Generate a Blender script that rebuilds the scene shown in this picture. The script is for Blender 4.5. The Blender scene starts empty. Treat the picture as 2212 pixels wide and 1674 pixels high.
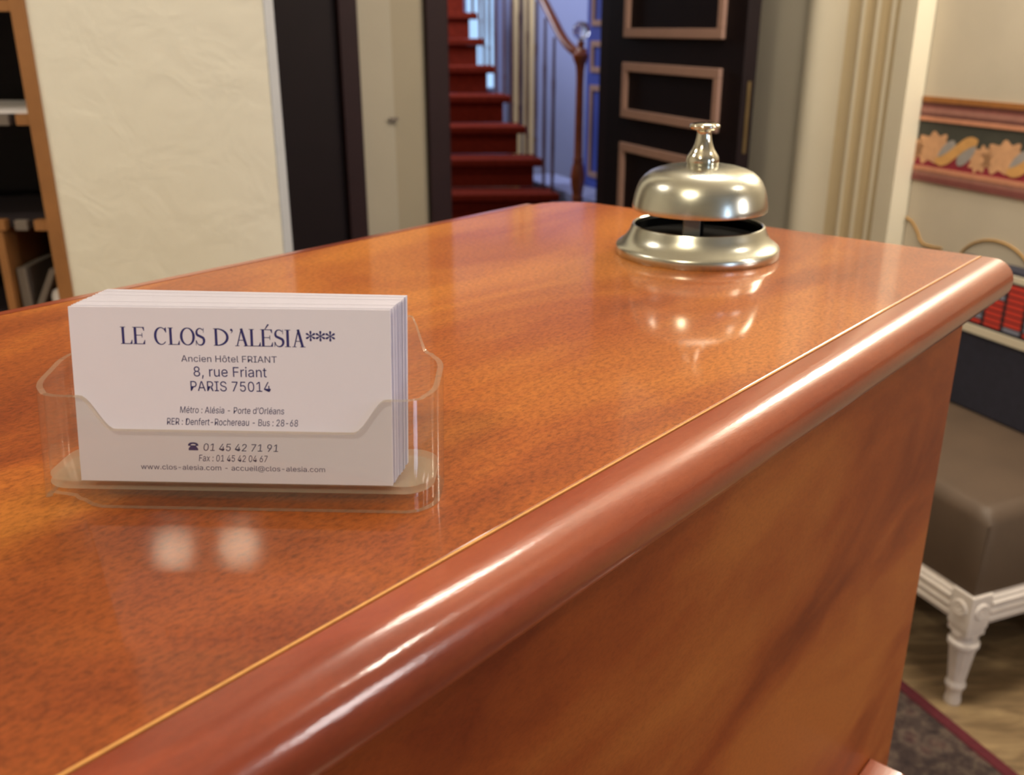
import bpy, bmesh, math, random
from mathutils import Vector, Matrix
random.seed(7)
C = bpy.context.scene.collection
SC = bpy.context.scene
PI = math.pi
H = 1.26                 # eye height
T = 1.14                 # counter top height
# ------------------------------------------------------------------ camera
cam_d = bpy.data.cameras.new('camera')
cam = bpy.data.objects.new('camera', cam_d); C.objects.link(cam)
cam.location = (0, 0, H)
PITCH = math.atan(779 / 2074)
cam.rotation_euler = (PI / 2 - PITCH, 0, 0)
cam_d.sensor_width = 36
cam_d.lens = 36 * 2074 / 2212
cam_d.clip_start = 0.01
cam_d.clip_end = 60
cam_d.dof.use_dof = True
cam_d.dof.focus_distance = 0.31
cam_d.dof.aperture_fstop = 19
SC.camera = cam
# ------------------------------------------------------------------ view, world
SC.view_settings.view_transform = 'Standard'
SC.view_settings.look = 'None'
SC.view_settings.exposure = 0.0
SC.view_settings.gamma = 1.0
SC.cycles.use_denoising = True
SC.cycles.max_bounces = 14
SC.cycles.transmission_bounces = 12
SC.cycles.glossy_bounces = 6
w = bpy.data.worlds.new('world'); SC.world = w
w.use_nodes = True
bg = w.node_tree.nodes['Background']
bg.inputs[0].default_value = (0.9, 0.8, 0.7, 1)
bg.inputs[1].default_value = 0.06
# ------------------------------------------------------------------ lights


def area(name, loc, target, sx, sy, power, col):
    d = bpy.data.lights.new(name, 'AREA')
    d.shape = 'DISK' if 'ceiling' in name else 'RECTANGLE'
    d.size = sx
    if d.shape == 'RECTANGLE':
        d.size_y = sy
    d.energy = power; d.color = col
    o = bpy.data.objects.new(name, d); C.objects.link(o)
    o.location = loc
    o.rotation_euler = (Vector(target) - Vector(loc)).to_track_quat('-Z', 'Y').to_euler()
    return o


def bulb(name, loc, radius, power, col):
    d = bpy.data.lights.new(name, 'POINT')
    d.shadow_soft_size = radius; d.energy = power; d.color = col
    o = bpy.data.objects.new(name, d); C.objects.link(o); o.location = loc
    return o


WARM = (1.0, 0.89, 0.75)
area('ceiling_spot_light', (-0.70, -0.92, 2.55), (-0.45, 0.8, 1.2), 0.085, 0.085, 13, (1.0, 0.86, 0.62))
area('ceiling_spot_light', (-0.84, -0.90, 2.55), (-0.5, 0.8, 1.2), 0.085, 0.085, 10, (1.0, 0.86, 0.62))
area('ceiling_area_light', (1.58, 0.32, 2.6), (1.2, 0.3, 0), 0.12, 0.12, 7, WARM)
area('ceiling_area_light', (-1.5, 0.75, 2.5), (-0.6, 1.3, 1.0), 0.2, 0.2, 8, WARM)
area('ceiling_area_light', (0.46, 1.42, 2.7), (0.6, 2.4, 0.4), 0.6, 0.6, 32, WARM)  # added overhead light that brightens the back wall and doors
bulb('wall_lamp_light', (1.15, 1.63, 2.02), 0.17, 58, (1.0, 0.90, 0.74))
area('side_window_light', (1.93, -0.22, 1.50), (-0.2, 0.2, 1.2), 0.30, 0.40, 7, (1.0, 0.94, 0.92))
area('entrance_daylight', (3.0, -3.2, 1.3), (0.3, 0.5, 1.1), 0.6, 1.7, 26, (0.55, 0.72, 1.0))
area('stair_window_light', (-1.5, 6.7, 2.1), (0.5, 7.4, 0.8), 0.8, 1.2, 38, (0.80, 0.86, 1.0))
area('hall_fill_light', (1.7, 6.7, 2.3), (0.35, 8.1, 0.9), 0.5, 0.8, 34, (0.80, 0.86, 1.0))  # unseen added fill that brightens the back wall of the hall
area('stair_lamp_light', (-0.2, 5.0, 2.6), (-0.1, 5.9, 0.4), 0.3, 0.3, 11, WARM)
# ------------------------------------------------------------------ materials


def new_mat(name):
    m = bpy.data.materials.new(name); m.use_nodes = True
    nt = m.node_tree
    return m, nt, nt.nodes['Principled BSDF']


def srgb(r, g, b):
    f = lambda c: (c / 255 / 12.92) if c / 255 <= 0.04045 else ((c / 255 + 0.055) / 1.055) ** 2.4
    return (f(r), f(g), f(b), 1)


def N(nt, kind, **kw):
    n = nt.nodes.new(kind)
    for k, v in kw.items():
        setattr(n, k, v)
    return n


def coords(nt, scale=(1, 1, 1), rot=(0, 0, 0)):
    tc = N(nt, 'ShaderNodeTexCoord'); mp = N(nt, 'ShaderNodeMapping')
    mp.inputs['Scale'].default_value = scale
    mp.inputs['Rotation'].default_value = rot
    nt.links.new(tc.outputs['Object'], mp.inputs['Vector'])
    return mp.outputs['Vector']


def ramp(nt, fac, stops):
    r = N(nt, 'ShaderNodeValToRGB')
    e = r.color_ramp.elements
    while len(e) < len(stops):
        e.new(0.5)
    for i, (p, c) in enumerate(stops):
        e[i].position = p; e[i].color = c
    nt.links.new(fac, r.inputs['Fac'])
    return r.outputs['Color']


def noise(nt, vec, scale, detail=4, rough=0.55, dist=0.0):
    n = N(nt, 'ShaderNodeTexNoise')
    n.inputs['Scale'].default_value = scale
    n.inputs['Detail'].default_value = detail
    n.inputs['Roughness'].default_value = rough
    n.inputs['Distortion'].default_value = dist
    nt.links.new(vec, n.inputs['Vector'])
    return n.outputs['Fac']


def bump(nt, bsdf, fac, strength, dist=0.002):
    b = N(nt, 'ShaderNodeBump')
    b.inputs['Strength'].default_value = strength
    b.inputs['Distance'].default_value = dist
    nt.links.new(fac, b.inputs['Height'])
    nt.links.new(b.outputs['Normal'], bsdf.inputs['Normal'])


def mixc(nt, fac, a, b, mode='MIX'):
    m = N(nt, 'ShaderNodeMix', data_type='RGBA', blend_type=mode)
    for sock, v in ((m.inputs[0], fac), (m.inputs[6], a), (m.inputs[7], b)):
        if hasattr(v, 'links') or isinstance(v, bpy.types.NodeSocket):
            nt.links.new(v, sock)
        else:
            sock.default_value = v
    return m.outputs[2]


def plain(name, col, rough=0.6, metal=0.0, var=0.06, nscale=30, bmp=0.0, bscale=200, coat=0.0, emit=None, spec=0.5, bdist=0.002):
    m, nt, b = new_mat(name)
    v = coords(nt)
    f = noise(nt, v, nscale)
    c = ramp(nt, f, [(0.3, tuple(x * (1 - var) for x in col[:3]) + (1,)), (0.7, tuple(min(1, x * (1 + var)) for x in col[:3]) + (1,))])
    nt.links.new(c, b.inputs['Base Color'])
    b.inputs['Roughness'].default_value = rough
    b.inputs['Metallic'].default_value = metal
    b.inputs['Specular IOR Level'].default_value = spec
    b.inputs['Coat Weight'].default_value = coat
    if bmp:
        bump(nt, b, noise(nt, v, bscale, 4, 0.6, 0.7), bmp, bdist)
    if emit:
        b.inputs['Emission Color'].default_value = emit[0]
        b.inputs['Emission Strength'].default_value = emit[1]
    return m


def wood(name, dark, mid, light, stretch, big, rough, coat_r, speck=1.0, coat=0.6, rip=0.0):
    m, nt, b = new_mat(name)
    v1 = coords(nt, stretch)
    f1 = noise(nt, v1, big, 5, 0.6, 0.6)
    base = ramp(nt, f1, [(0.34, dark), (0.48, mid), (0.64, light)])
    v2 = coords(nt, (230, 420, 420))
    f2 = noise(nt, v2, 1.6, 5, 0.7)
    sp = ramp(nt, f2, [(0.30, (1 - .30 * speck,) * 3 + (1,)), (0.55, (1, 1, 1, 1)), (0.75, (1 + .10 * speck, 1 + .12 * speck, 1 + .14 * speck, 1))])
    col = mixc(nt, 1.0, base, sp, 'MULTIPLY')
    nt.links.new(col, b.inputs['Base Color'])
    b.inputs['Roughness'].default_value = rough
    b.inputs['Specular IOR Level'].default_value = 0.2
    b.inputs['Coat Weight'].default_value = coat
    b.inputs['Coat Roughness'].default_value = coat_r
    b.inputs['Coat IOR'].default_value = 1.5
    if rip:
        f3 = noise(nt, coords(nt, (60, 260, 260)), 3.0, 3, 0.6)
        bump(nt, b, f3, rip, 0.0004)
        nb = [n for n in nt.nodes if n.type == 'BUMP'][0]
        nt.links.new(nb.outputs['Normal'], b.inputs['Coat Normal'])
    return m


M = {}
M['top'] = wood('counter_veneer', srgb(128, 60, 24), srgb(160, 84, 33), srgb(186, 112, 44), (3.0, 8, 8), 1.3, 0.5, 0.07, 1.6, 0.5)
M['edge'] = wood('cherry_moulding', srgb(124, 52, 32), srgb(146, 66, 40), srgb(160, 80, 48), (3, 16, 16), 1.6, 0.34, 0.14, 0.35, 0.9, 0.12)
M['panel'] = wood('panel_veneer', srgb(126, 52, 21), srgb(158, 76, 31), srgb(180, 102, 45), (2.4, 6.5, 6.5), 1.7, 0.5, 0.3, 0.6, 0.2)
M['inlay'] = plain('pale_inlay', srgb(208, 152, 84), 0.5, var=0.12, nscale=300)
M['plaster'] = plain('white_plaster', srgb(232, 228, 214), 0.85, var=0.015, nscale=4, bmp=0.35, bscale=13, bdist=0.008)
M['greige'] = plain('beige_wall_paint', srgb(160, 152, 136), 0.8, var=0.02, nscale=5)
M['greige_door'] = plain('beige_door_paint', srgb(148, 138, 118), 0.7, var=0.02, nscale=5)
M['grey_door'] = plain('grey_white_paint', srgb(196, 188, 170), 0.55, var=0.02, nscale=5)
M['cream'] = plain('cream_gloss_paint', srgb(206, 197, 176), 0.38, var=0.02, nscale=8)
M['ochrecream'] = plain('warm_cream_casing', srgb(220, 194, 150), 0.6, var=0.02)  # warm light on the casing put into a yellower cream
M['cool_grey'] = plain('cool_lit_plaster', srgb(158, 160, 166), 0.6, var=0.02)
M['darkdoor'] = plain('dark_brown_paint', srgb(20, 9, 12), 0.6, spec=0.2, var=0.10, nscale=12)
M['darkframe'] = plain('dark_frame_paint', srgb(38, 22, 25), 0.6, spec=0.2, var=0.08, nscale=12)
M['pinktrim'] = plain('dusty_pink_moulding', srgb(164, 130, 116), 0.55, var=0.05)
M['bluedoor'] = plain('daylit_blue', srgb(62, 80, 168), 0.5, var=0.04, nscale=8)  # blue daylight on the door put into its colour
M['hallwall'] = plain('lavender_wall_paint', srgb(156, 164, 208), 0.85, var=0.02, nscale=3)
M['carpet'] = plain('red_stair_carpet', srgb(112, 36, 22), 0.95, spec=0.1, var=0.25, nscale=60, bmp=0.5, bscale=300)
M['carpet_edge'] = plain('tread_end_wood', srgb(160, 90, 40), 0.5)
M['mahog'] = plain('turned_brown_wood', srgb(128, 62, 30), 0.35, var=0.15, nscale=20, coat=0.4)
M['balwood'] = plain('baluster_dark_wood', srgb(92, 58, 56), 0.4, var=0.1, nscale=20)
M['cab'] = plain('pine_cabinet_wood', srgb(150, 102, 58), 0.5, var=0.12, nscale=18)
M['cabdark'] = plain('dark_cabinet_interior', srgb(30, 20, 26), 0.7, var=0.1)
M['paper'] = plain('white_paper', srgb(226, 222, 224), 0.8, var=0.01)
M['greypaper'] = plain('grey_paper', srgb(112, 102, 94), 0.8, var=0.03)
M['card'] = plain('white_card_stock', srgb(216, 213, 228), 0.7, var=0.008, nscale=60)
M['ink'] = plain('navy_ink', srgb(36, 34, 104), 0.6, var=0.05, nscale=200)
M['ink2'] = plain('navy_grey_ink', srgb(62, 60, 104), 0.6, var=0.05, nscale=200)
M['nickel'] = plain('brushed_nickel', (0.60, 0.605, 0.53, 1), 0.25, 1.0, var=0.05, nscale=40)
M['chrome'] = plain('polished_nickel', (0.68, 0.66, 0.56, 1), 0.12, 1.0, var=0.02)
M['black'] = plain('matte_black', srgb(10, 9, 9), 0.8, spec=0.1)
M['brass'] = plain('brass', (0.26, 0.19, 0.09, 1), 0.45, 1.0, var=0.1)
M['leather'] = plain('brown_leather', srgb(78, 62, 48), 0.6, var=0.10, nscale=9, bmp=0.1, bscale=250)
M['navy'] = plain('navy_fabric', srgb(36, 36, 50), 0.9, var=0.15, nscale=60)
M['whitewood'] = plain('white_painted_wood', srgb(222, 214, 208), 0.5, var=0.06, nscale=30, bmp=0.15, bscale=60)
M['ceiling'] = plain('ceiling_paint', srgb(236, 230, 216), 0.9, var=0.01)
M['wallpaper'] = plain('cream_wallpaper', srgb(186, 176, 158), 0.8, var=0.05, nscale=7, bmp=0.06, bscale=40)
M['rugred'] = plain('rug_red_band', srgb(84, 22, 32), 0.95, var=0.15, nscale=80)
M['scroll'] = plain('ochre_scroll_print', srgb(158, 118, 58), 0.8, var=0.08)
for nm, c in dict(b_ochre=(150, 96, 44), b_dark=(92, 48, 40), b_mauve=(152, 104, 92), b_dmauve=(112, 70, 64), b_pink=(190, 130, 100), b_green=(62, 62, 54),
                  b_red=(132, 34, 48), b_leaf=(200, 152, 112), b_ribbon=(200, 150, 88), b_grey=(150, 144, 140), b_brown=(120, 66, 60)).items():
    M[nm] = plain('wallpaper_print_' + nm[2:], srgb(*c), 0.8, var=0.10, nscale=60)


def glass(name, ior=1.49, tint=(1, 1, 1, 1), rough=0.0):
    m, nt, b = new_mat(name)
    b.inputs['Base Color'].default_value = tint
    b.inputs['Transmission Weight'].default_value = 1.0
    b.inputs['Roughness'].default_value = rough
    b.inputs['IOR'].default_value = ior
    return m


def clear_plastic(name, tint, milky, milk_col, rough):
    """thin clear sheet: lets light straight through, mirrors by Fresnel, a little milky"""
    m, nt, b = new_mat(name)
    tr = N(nt, 'ShaderNodeBsdfTransparent'); tr.inputs[0].default_value = tint
    df = N(nt, 'ShaderNodeBsdfDiffuse'); df.inputs[0].default_value = milk_col
    tl = N(nt, 'ShaderNodeBsdfTranslucent'); tl.inputs[0].default_value = milk_col
    gl = N(nt, 'ShaderNodeBsdfGlossy'); gl.inputs['Roughness'].default_value = rough
    lw = N(nt, 'ShaderNodeLayerWeight'); lw.inputs['Blend'].default_value = 0.5
    p5 = N(nt, 'ShaderNodeMath', operation='POWER'); p5.inputs[1].default_value = 5.0
    nt.links.new(lw.outputs['Facing'], p5.inputs[0])
    fr = N(nt, 'ShaderNodeMath', operation='MULTIPLY_ADD'); fr.inputs[1].default_value = 0.8; fr.inputs[2].default_value = 0.05
    nt.links.new(p5.outputs[0], fr.inputs[0])
    m0 = N(nt, 'ShaderNodeMixShader'); m0.inputs[0].default_value = 0.5
    nt.links.new(df.outputs[0], m0.inputs[1]); nt.links.new(tl.outputs[0], m0.inputs[2])
    m1 = N(nt, 'ShaderNodeMixShader'); m1.inputs[0].default_value = milky
    nt.links.new(tr.outputs[0], m1.inputs[1]); nt.links.new(m0.outputs[0], m1.inputs[2])
    m2 = N(nt, 'ShaderNodeMixShader')
    nt.links.new(fr.outputs[0], m2.inputs[0]); nt.links.new(m1.outputs[0], m2.inputs[1]); nt.links.new(gl.outputs[0], m2.inputs[2])
    nt.links.new(m2.outputs[0], nt.nodes['Material Output'].inputs['Surface'])
    return m


M['acrylic'] = clear_plastic('clear_acrylic_wall', (0.975, 0.97, 0.955, 1), 0.012, srgb(220, 205, 180), 0.035)
M['acrylic_edge'] = clear_plastic('clear_acrylic_edge', (0.90, 0.87, 0.80, 1), 0.22, srgb(236, 226, 206), 0.05)
M['acrylic_floor'] = clear_plastic('clear_acrylic_floor', (0.93, 0.91, 0.87, 1), 0.42, srgb(232, 224, 208), 0.10)
M['crystal'] = glass('crystal', 1.5)


def window_mat(name, col, strength):
    m, nt, b = new_mat(name)
    e = N(nt, 'ShaderNodeEmission')
    f = noise(nt, coords(nt, (3, 3, 1.5)), 2.0)
    c = ramp(nt, f, [(0.3, tuple(x * .8 for x in col[:3]) + (1,)), (0.7, col)])
    nt.links.new(c, e.inputs['Color']); e.inputs['Strength'].default_value = strength
    nt.links.new(e.outputs[0], nt.nodes['Material Output'].inputs['Surface'])
    return m


M['daypane'] = window_mat('daylit_pane', (0.42, 0.66, 1.0, 1), 1.3)


def floor_mat():
    m, nt, b = new_mat('veined_beige_floor')
    v = coords(nt, (1, 1, 1), (0, 0, 0.6))
    v2 = coords(nt, (3, 14, 1), (0, 0, 0.9))
    f = noise(nt, v2, 1.6, 6, 0.6, 0.8)
    c = ramp(nt, f, [(0.3, srgb(88, 70, 50)), (0.5, srgb(122, 101, 74)), (0.72, srgb(168, 144, 106))])
    nt.links.new(c, b.inputs['Base Color']); b.inputs['Roughness'].default_value = 0.35
    return m


def rug_mat():
    m, nt, b = new_mat('patterned_rug_pile')
    v = coords(nt)
    vo = N(nt, 'ShaderNodeTexVoronoi'); vo.inputs['Scale'].default_value = 26
    nt.links.new(v, vo.inputs['Vector'])
    f = noise(nt, v, 45, 5, 0.7, 1.2)
    c1 = ramp(nt, f, [(0.36, srgb(34, 22, 22)), (0.5, srgb(64, 48, 43)), (0.64, srgb(100, 86, 72))])
    c2 = ramp(nt, vo.outputs['Distance'], [(0.1, srgb(64, 26, 30)), (0.4, srgb(92, 78, 68)), (0.7, srgb(34, 23, 24))])
    nt.links.new(mixc(nt, 0.45, c1, c2), b.inputs['Base Color'])
    b.inputs['Roughness'].default_value = 0.95
    bump(nt, b, f, 0.4)
    return m


def kilim_mat():
    """columns of red and grey-blue ribs on black, woven (object X along the bench, Z up)"""
    m, nt, b = new_mat('woven_kilim')
    tc = N(nt, 'ShaderNodeTexCoord'); sp = N(nt, 'ShaderNodeSeparateXYZ')
    nt.links.new(tc.outputs['Object'], sp.inputs[0])

    def mth(op, a, c):
        n = N(nt, 'ShaderNodeMath', operation=op)
        for s, v in ((n.inputs[0], a), (n.inputs[1], c)):
            if isinstance(v, (int, float)):
                s.default_value = v
            else:
                nt.links.new(v, s)
        return n.outputs[0]
    col = mth('DIVIDE', sp.outputs['Y'], 0.052)
    row = mth('DIVIDE', sp.outputs['Z'], 0.0135)
    cf = mth('FRACT', col, 0); rf = mth('FRACT', row, 0)
    ci = mth('FLOOR', col, 0); ri = mth('FLOOR', row, 0)
    blk = mth('FLOOR', mth('DIVIDE', ri, 4.0), 0)
    par = mth('MODULO', mth('ADD', mth('ADD', ci, mth('MULTIPLY', blk, 1.0)), 100), 3.0)
    isblue = mth('LESS_THAN', par, 0.5)
    colr = mixc(nt, isblue, srgb(196, 56, 40), srgb(128, 132, 150))
    dark = mth('MAXIMUM', mth('LESS_THAN', cf, 0.16), mth('LESS_THAN', rf, 0.26))
    colr = mixc(nt, dark, colr, srgb(34, 24, 30))
    nt.links.new(colr, b.inputs['Base Color']); b.inputs['Roughness'].default_value = 0.9
    return m


M['floor'] = floor_mat(); M['rug'] = rug_mat(); M['kilim'] = kilim_mat()
# ------------------------------------------------------------------ mesh helpers


def obj(name, v, f, mat, parent=None, smooth=False, angle=35, loc=(0, 0, 0), rz=0.0, mi=None, bevel=0.0, seg=2):
    me = bpy.data.meshes.new(name)
    me.from_pydata([tuple(p) for p in v], [], f)
    mats = mat if isinstance(mat, (list, tuple)) else [mat]
    for m in mats:
        me.materials.append(M[m] if isinstance(m, str) else m)
    if mi:
        for p, i in zip(me.polygons, mi):
            p.material_index = i
    bm = bmesh.new(); bm.from_mesh(me)
    bmesh.ops.recalc_face_normals(bm, faces=bm.faces)
    bm.to_mesh(me); bm.free()
    if smooth:
        me.shade_smooth(); me.set_sharp_from_angle(angle=math.radians(angle))
    o = bpy.data.objects.new(name, me); C.objects.link(o)
    o.location = loc; o.rotation_euler = (0, 0, rz)
    if parent:
        o.parent = parent
    if bevel:
        b = o.modifiers.new('bevel', 'BEVEL'); b.width = bevel; b.segments = seg; b.limit_method = 'ANGLE'
        b.angle_limit = math.radians(40)
    return o


def box(x0, x1, y0, y1, z0, z1):
    v = [(x, y, z) for z in (z0, z1) for y in (y0, y1) for x in (x0, x1)]
    f = [(0, 1, 3, 2), (4, 6, 7, 5), (0, 4, 5, 1), (2, 3, 7, 6), (0, 2, 6, 4), (1, 5, 7, 3)]
    return v, f


def joined(*parts):
    V, F = [], []
    for v, f in parts:
        n = len(V); V += list(v); F += [tuple(i + n for i in q) for q in f]
    return V, F


def lathe(prof, n=48, c=(0, 0, 0)):
    v, f = [], []
    for r, z in prof:
        for k in range(n):
            a = 2 * PI * k / n
            v.append((c[0] + r * math.cos(a), c[1] + r * math.sin(a), c[2] + z))
    m = len(prof)
    for i in range(m - 1):
        for k in range(n):
            k2 = (k + 1) % n
            f.append((i * n + k, i * n + k2, (i + 1) * n + k2, (i + 1) * n + k))
    if prof[0][0] > 1e-5:
        f.append(tuple(range(n))[::-1])
    if prof[-1][0] > 1e-5:
        f.append(tuple((m - 1) * n + k for k in range(n)))
    return v, f


def prism(poly, axis, a0, a1):
    """extrude a closed 2D polygon along axis ('x','y','z')"""
    v = []
    for a in (a0, a1):
        for p, q in poly:
            v.append({'x': (a, p, q), 'y': (p, a, q), 'z': (p, q, a)}[axis])
    n = len(poly)
    f = [tuple(range(n))[::-1], tuple(range(n, 2 * n))]
    f += [(i, (i + 1) % n, n + (i + 1) % n, n + i) for i in range(n)]
    return v, f


def tube(path, r, n=10):
    v, f = [], []
    P = [Vector(p) for p in path]
    for i, p in enumerate(P):
        t = (P[min(i + 1, len(P) - 1)] - P[max(i - 1, 0)]).normalized()
        up = Vector((0, 0, 1)) if abs(t.z) < 0.95 else Vector((1, 0, 0))
        a = t.cross(up).normalized(); b = a.cross(t)
        rr = r(i / (len(P) - 1)) if callable(r) else r
        for k in range(n):
            q = 2 * PI * k / n
            v.append(p + a * rr * math.cos(q) + b * rr * math.sin(q))
    for i in range(len(P) - 1):
        for k in range(n):
            k2 = (k + 1) % n
            f.append((i * n + k, i * n + k2, (i + 1) * n + k2, (i + 1) * n + k))
    f.append(tuple(range(n))[::-1]); f.append(tuple((len(P) - 1) * n + k for k in range(n)))
    return v, f


def smoothstep(a, b, x):
    t = max(0.0, min(1.0, (x - a) / (b - a))); return t * t * (3 - 2 * t)


def tag(o, label, cat, group=None, kind=None):
    o['label'] = label; o['category'] = cat
    if group:
        o['group'] = group
    if kind:
        o['kind'] = kind
    return o


def empty(name, loc=(0, 0, 0), rz=0.0):
    o = bpy.data.objects.new(name, None); C.objects.link(o)
    o.location = loc; o.rotation_euler = (0, 0, rz); o.empty_display_size = 0.05
    return o


def struct(o):
    o['kind'] = 'structure'; return o


# ------------------------------------------------------------------ room shell
# the lobby is set out on axes turned 22 degrees: X across it towards the wallpaper wall, Y along that wall
RA = math.radians(22)
e1 = (math.cos(RA), math.sin(RA)); e2 = (-math.sin(RA), math.cos(RA))


def room(x, y, z=0.0):
    return (e1[0] * x + e2[0] * y, e1[1] * x + e2[1] * y, z)


WX = 1.796                # wallpaper wall
BY = 2.902                # wall with the doors
struct(obj('floor', *box(-5, 5.5, -5, 9, -0.1, 0), 'floor'))
struct(obj('ceiling', *box(-5, 5.5, -5, 9, 2.75, 2.85), 'ceiling'))
wr = struct(obj('wall_right', *box(WX, WX + 0.12, -4.2, 1.836, 0, 2.75), 'wallpaper', rz=RA))
struct(obj('wall_rear', *box(-4, 4.5, -4.0, -3.88, 0, 2.75), 'plaster'))
struct(obj('wall_left', *box(-2.6, -2.5, -3.9, 4.0, 0, 2.75), 'plaster'))
# white plaster wall pier on the left, its end face tinted grey for the cool light on it
struct(obj('wall_front', *box(-0.668, -0.343, 1.42, 1.476, 0, 2.75), 'plaster'))
struct(obj('pier_end_face', *box(-0.3425, -0.3415, 1.421, 1.477, 0, 2.75), 'cool_grey'))
# wall with the doors
obj_door1 = empty('door_1', (0, 0, 0), RA); struct(obj_door1)
obj('door_panel', *box(-0.35, 0.630, BY, BY + 0.05, 0, 2.15), 'darkdoor', obj_door1, bevel=0.003)
obj('door_frame', *box(0.6325, 0.688, BY - 0.03, BY + 0.06, 0, 2.2), 'darkframe', obj_door1, bevel=0.004)
struct(obj('wall_back', *joined(box(0.690, 0.792, BY, BY + 0.1, 0, 2.75), box(-2.5, -0.352, BY, BY + 0.1, 0, 2.75), box(-0.35, 0.688, BY, BY + 0.1, 2.2, 2.75)), 'greige', rz=RA))
d2 = empty('door_2', (0, 0, 0), RA); struct(d2)
obj('door_panel', *box(0.7935, 0.892, BY + 0.006, BY + 0.05, 0, 2.75), 'greige_door', d2)
obj('door_handle', *joined(box(0.772, 0.800, BY - 0.018, BY - 0.010, 0.997, 1.006), box(0.794, 0.800, BY - 0.012, BY + 0.006, 0.997, 1.006)), 'greypaper', d2, bevel=0.001)
# opening to the stair hall: dark jambs
struct(obj('trim_2', *box(0.893, 0.962, BY - 0.02, BY + 0.14, 0, 2.75), 'darkframe', rz=RA, bevel=0.004))
struct(obj('trim_3', *box(1.545, 1.60, BY - 0.0, BY + 0.14, 0, 2.75), 'darkframe', rz=RA, bevel=0.004))
struct(obj('trim_4', *box(0.963, 1.544, BY - 0.0, BY + 0.14, 2.2, 2.75), 'darkframe', rz=RA))
struct(obj('wall_corner', *box(1.601, 3.2, BY + 0.0, BY + 0.12, 0, 2.75), 'greige', rz=RA))
# dark panelled door standing open along the right hand wall
d3 = empty('door_3', (0, 0, 0), RA); struct(d3)
obj('door_leaf', *box(1.500, 1.540, 2.150, 2.898, 0.01, 2.12), 'darkdoor', d3, bevel=0.003)


def panel_frame(y0, y1, z0, z1, wd, x, th, par, mat):
    sl = [box(x - th, x, y0, y1, z1 - wd, z1), box(x - th, x, y0, y1, z0, z0 + wd),
          box(x - th, x, y0, y0 + wd, z0 + wd, z1 - wd), box(x - th, x, y1 - wd, y1, z0 + wd, z1 - wd)]
    obj('panel_moulding', *joined(*sl), mat, par, bevel=0.002)


panel_frame(2.240, 2.776, 0.995, 1.158, 0.026, 1.500, 0.012, d3, 'pinktrim')
panel_frame(2.240, 2.776, 1.230, 2.00, 0.026, 1.500, 0.012, d3, 'pinktrim')
panel_frame(2.240, 2.776, 0.16, 0.918, 0.026, 1.500, 0.012, d3, 'pinktrim')
obj('latch_plate', *box(1.516, 1.526, 2.1485, 2.1495, 0.95, 1.13), 'brass', d3)
# grey door in the right hand wall and the broad moulded architrave
d4 = struct(obj('door_4', *box(1.785, 1.84, 2.276, 2.90, 0, 2.75), 'grey_door', rz=RA))
arch = [(0, 1.838), (.054, 1.838), (.054, 1.893), (.049, 1.898), (.006, 1.90), (.006, 1.940), (.020, 1.944), (.026, 1.950), (.020, 1.957), (.006, 1.961),
        (.006, 1.990), (.020, 1.995), (.026, 2.002), (.020, 2.009), (.006, 2.013), (.008, 2.046), (.018, 2.051), (.022, 2.058), (.018, 2.066), (.010, 2.07),
        (.014, 2.09), (.021, 2.11), (.031, 2.13), (.041, 2.15), (.050, 2.168), (.057, 2.186), (.059, 2.203), (.057, 2.22), (.050, 2.236), (.038, 2.249), (.02, 2.257), (0, 2.26)]
na = len(arch)
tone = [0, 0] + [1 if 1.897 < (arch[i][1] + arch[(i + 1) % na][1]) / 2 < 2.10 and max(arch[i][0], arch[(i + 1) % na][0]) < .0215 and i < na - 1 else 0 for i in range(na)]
M['flute'] = plain('beige_flute', srgb(190, 172, 138), 0.5, var=0.02)  # darker beige for the recessed faces between the ridges
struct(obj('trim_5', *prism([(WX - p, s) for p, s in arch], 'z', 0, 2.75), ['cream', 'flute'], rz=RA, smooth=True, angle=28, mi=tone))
# wallpaper border with its rope of leaves, printed bands
V, F, MI = [], [], []
bm_names = ['b_ochre', 'b_dark', 'b_mauve', 'b_dmauve', 'b_pink', 'b_green', 'b_red', 'b_brown', 'b_leaf', 'b_ribbon', 'b_grey']


def addp(v, f, i):
    n = len(V); V.extend(v)
    for q in f:
        F.append(tuple(k + n for k in q)); MI.append(i)


zb = [1.107, 1.095, 1.086, 1.082, 1.070, 1.062, 1.052, 0.992, 0.948, 0.937, 0.927, 0.912]
ib = [0, 1, 7, 2, 3, 4, 5, 6, 4, 2, 7]
for k in range(11):
    th = (0.004, 0.003, 0.003, 0.004, 0.003, 0.004, 0.001, 0.001, 0.004, 0.003, 0.004)[k]
    addp(*box(WX - th, WX - 0.0002, -1.5, 1.835, zb[k + 1], zb[k]), ib[k])


def flat(poly, off, i):
    n = len(V)
    V.extend([(WX - off, s, z) for s, z in poly]); F.append(tuple(range(n, n + len(poly)))); MI.append(i)


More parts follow.
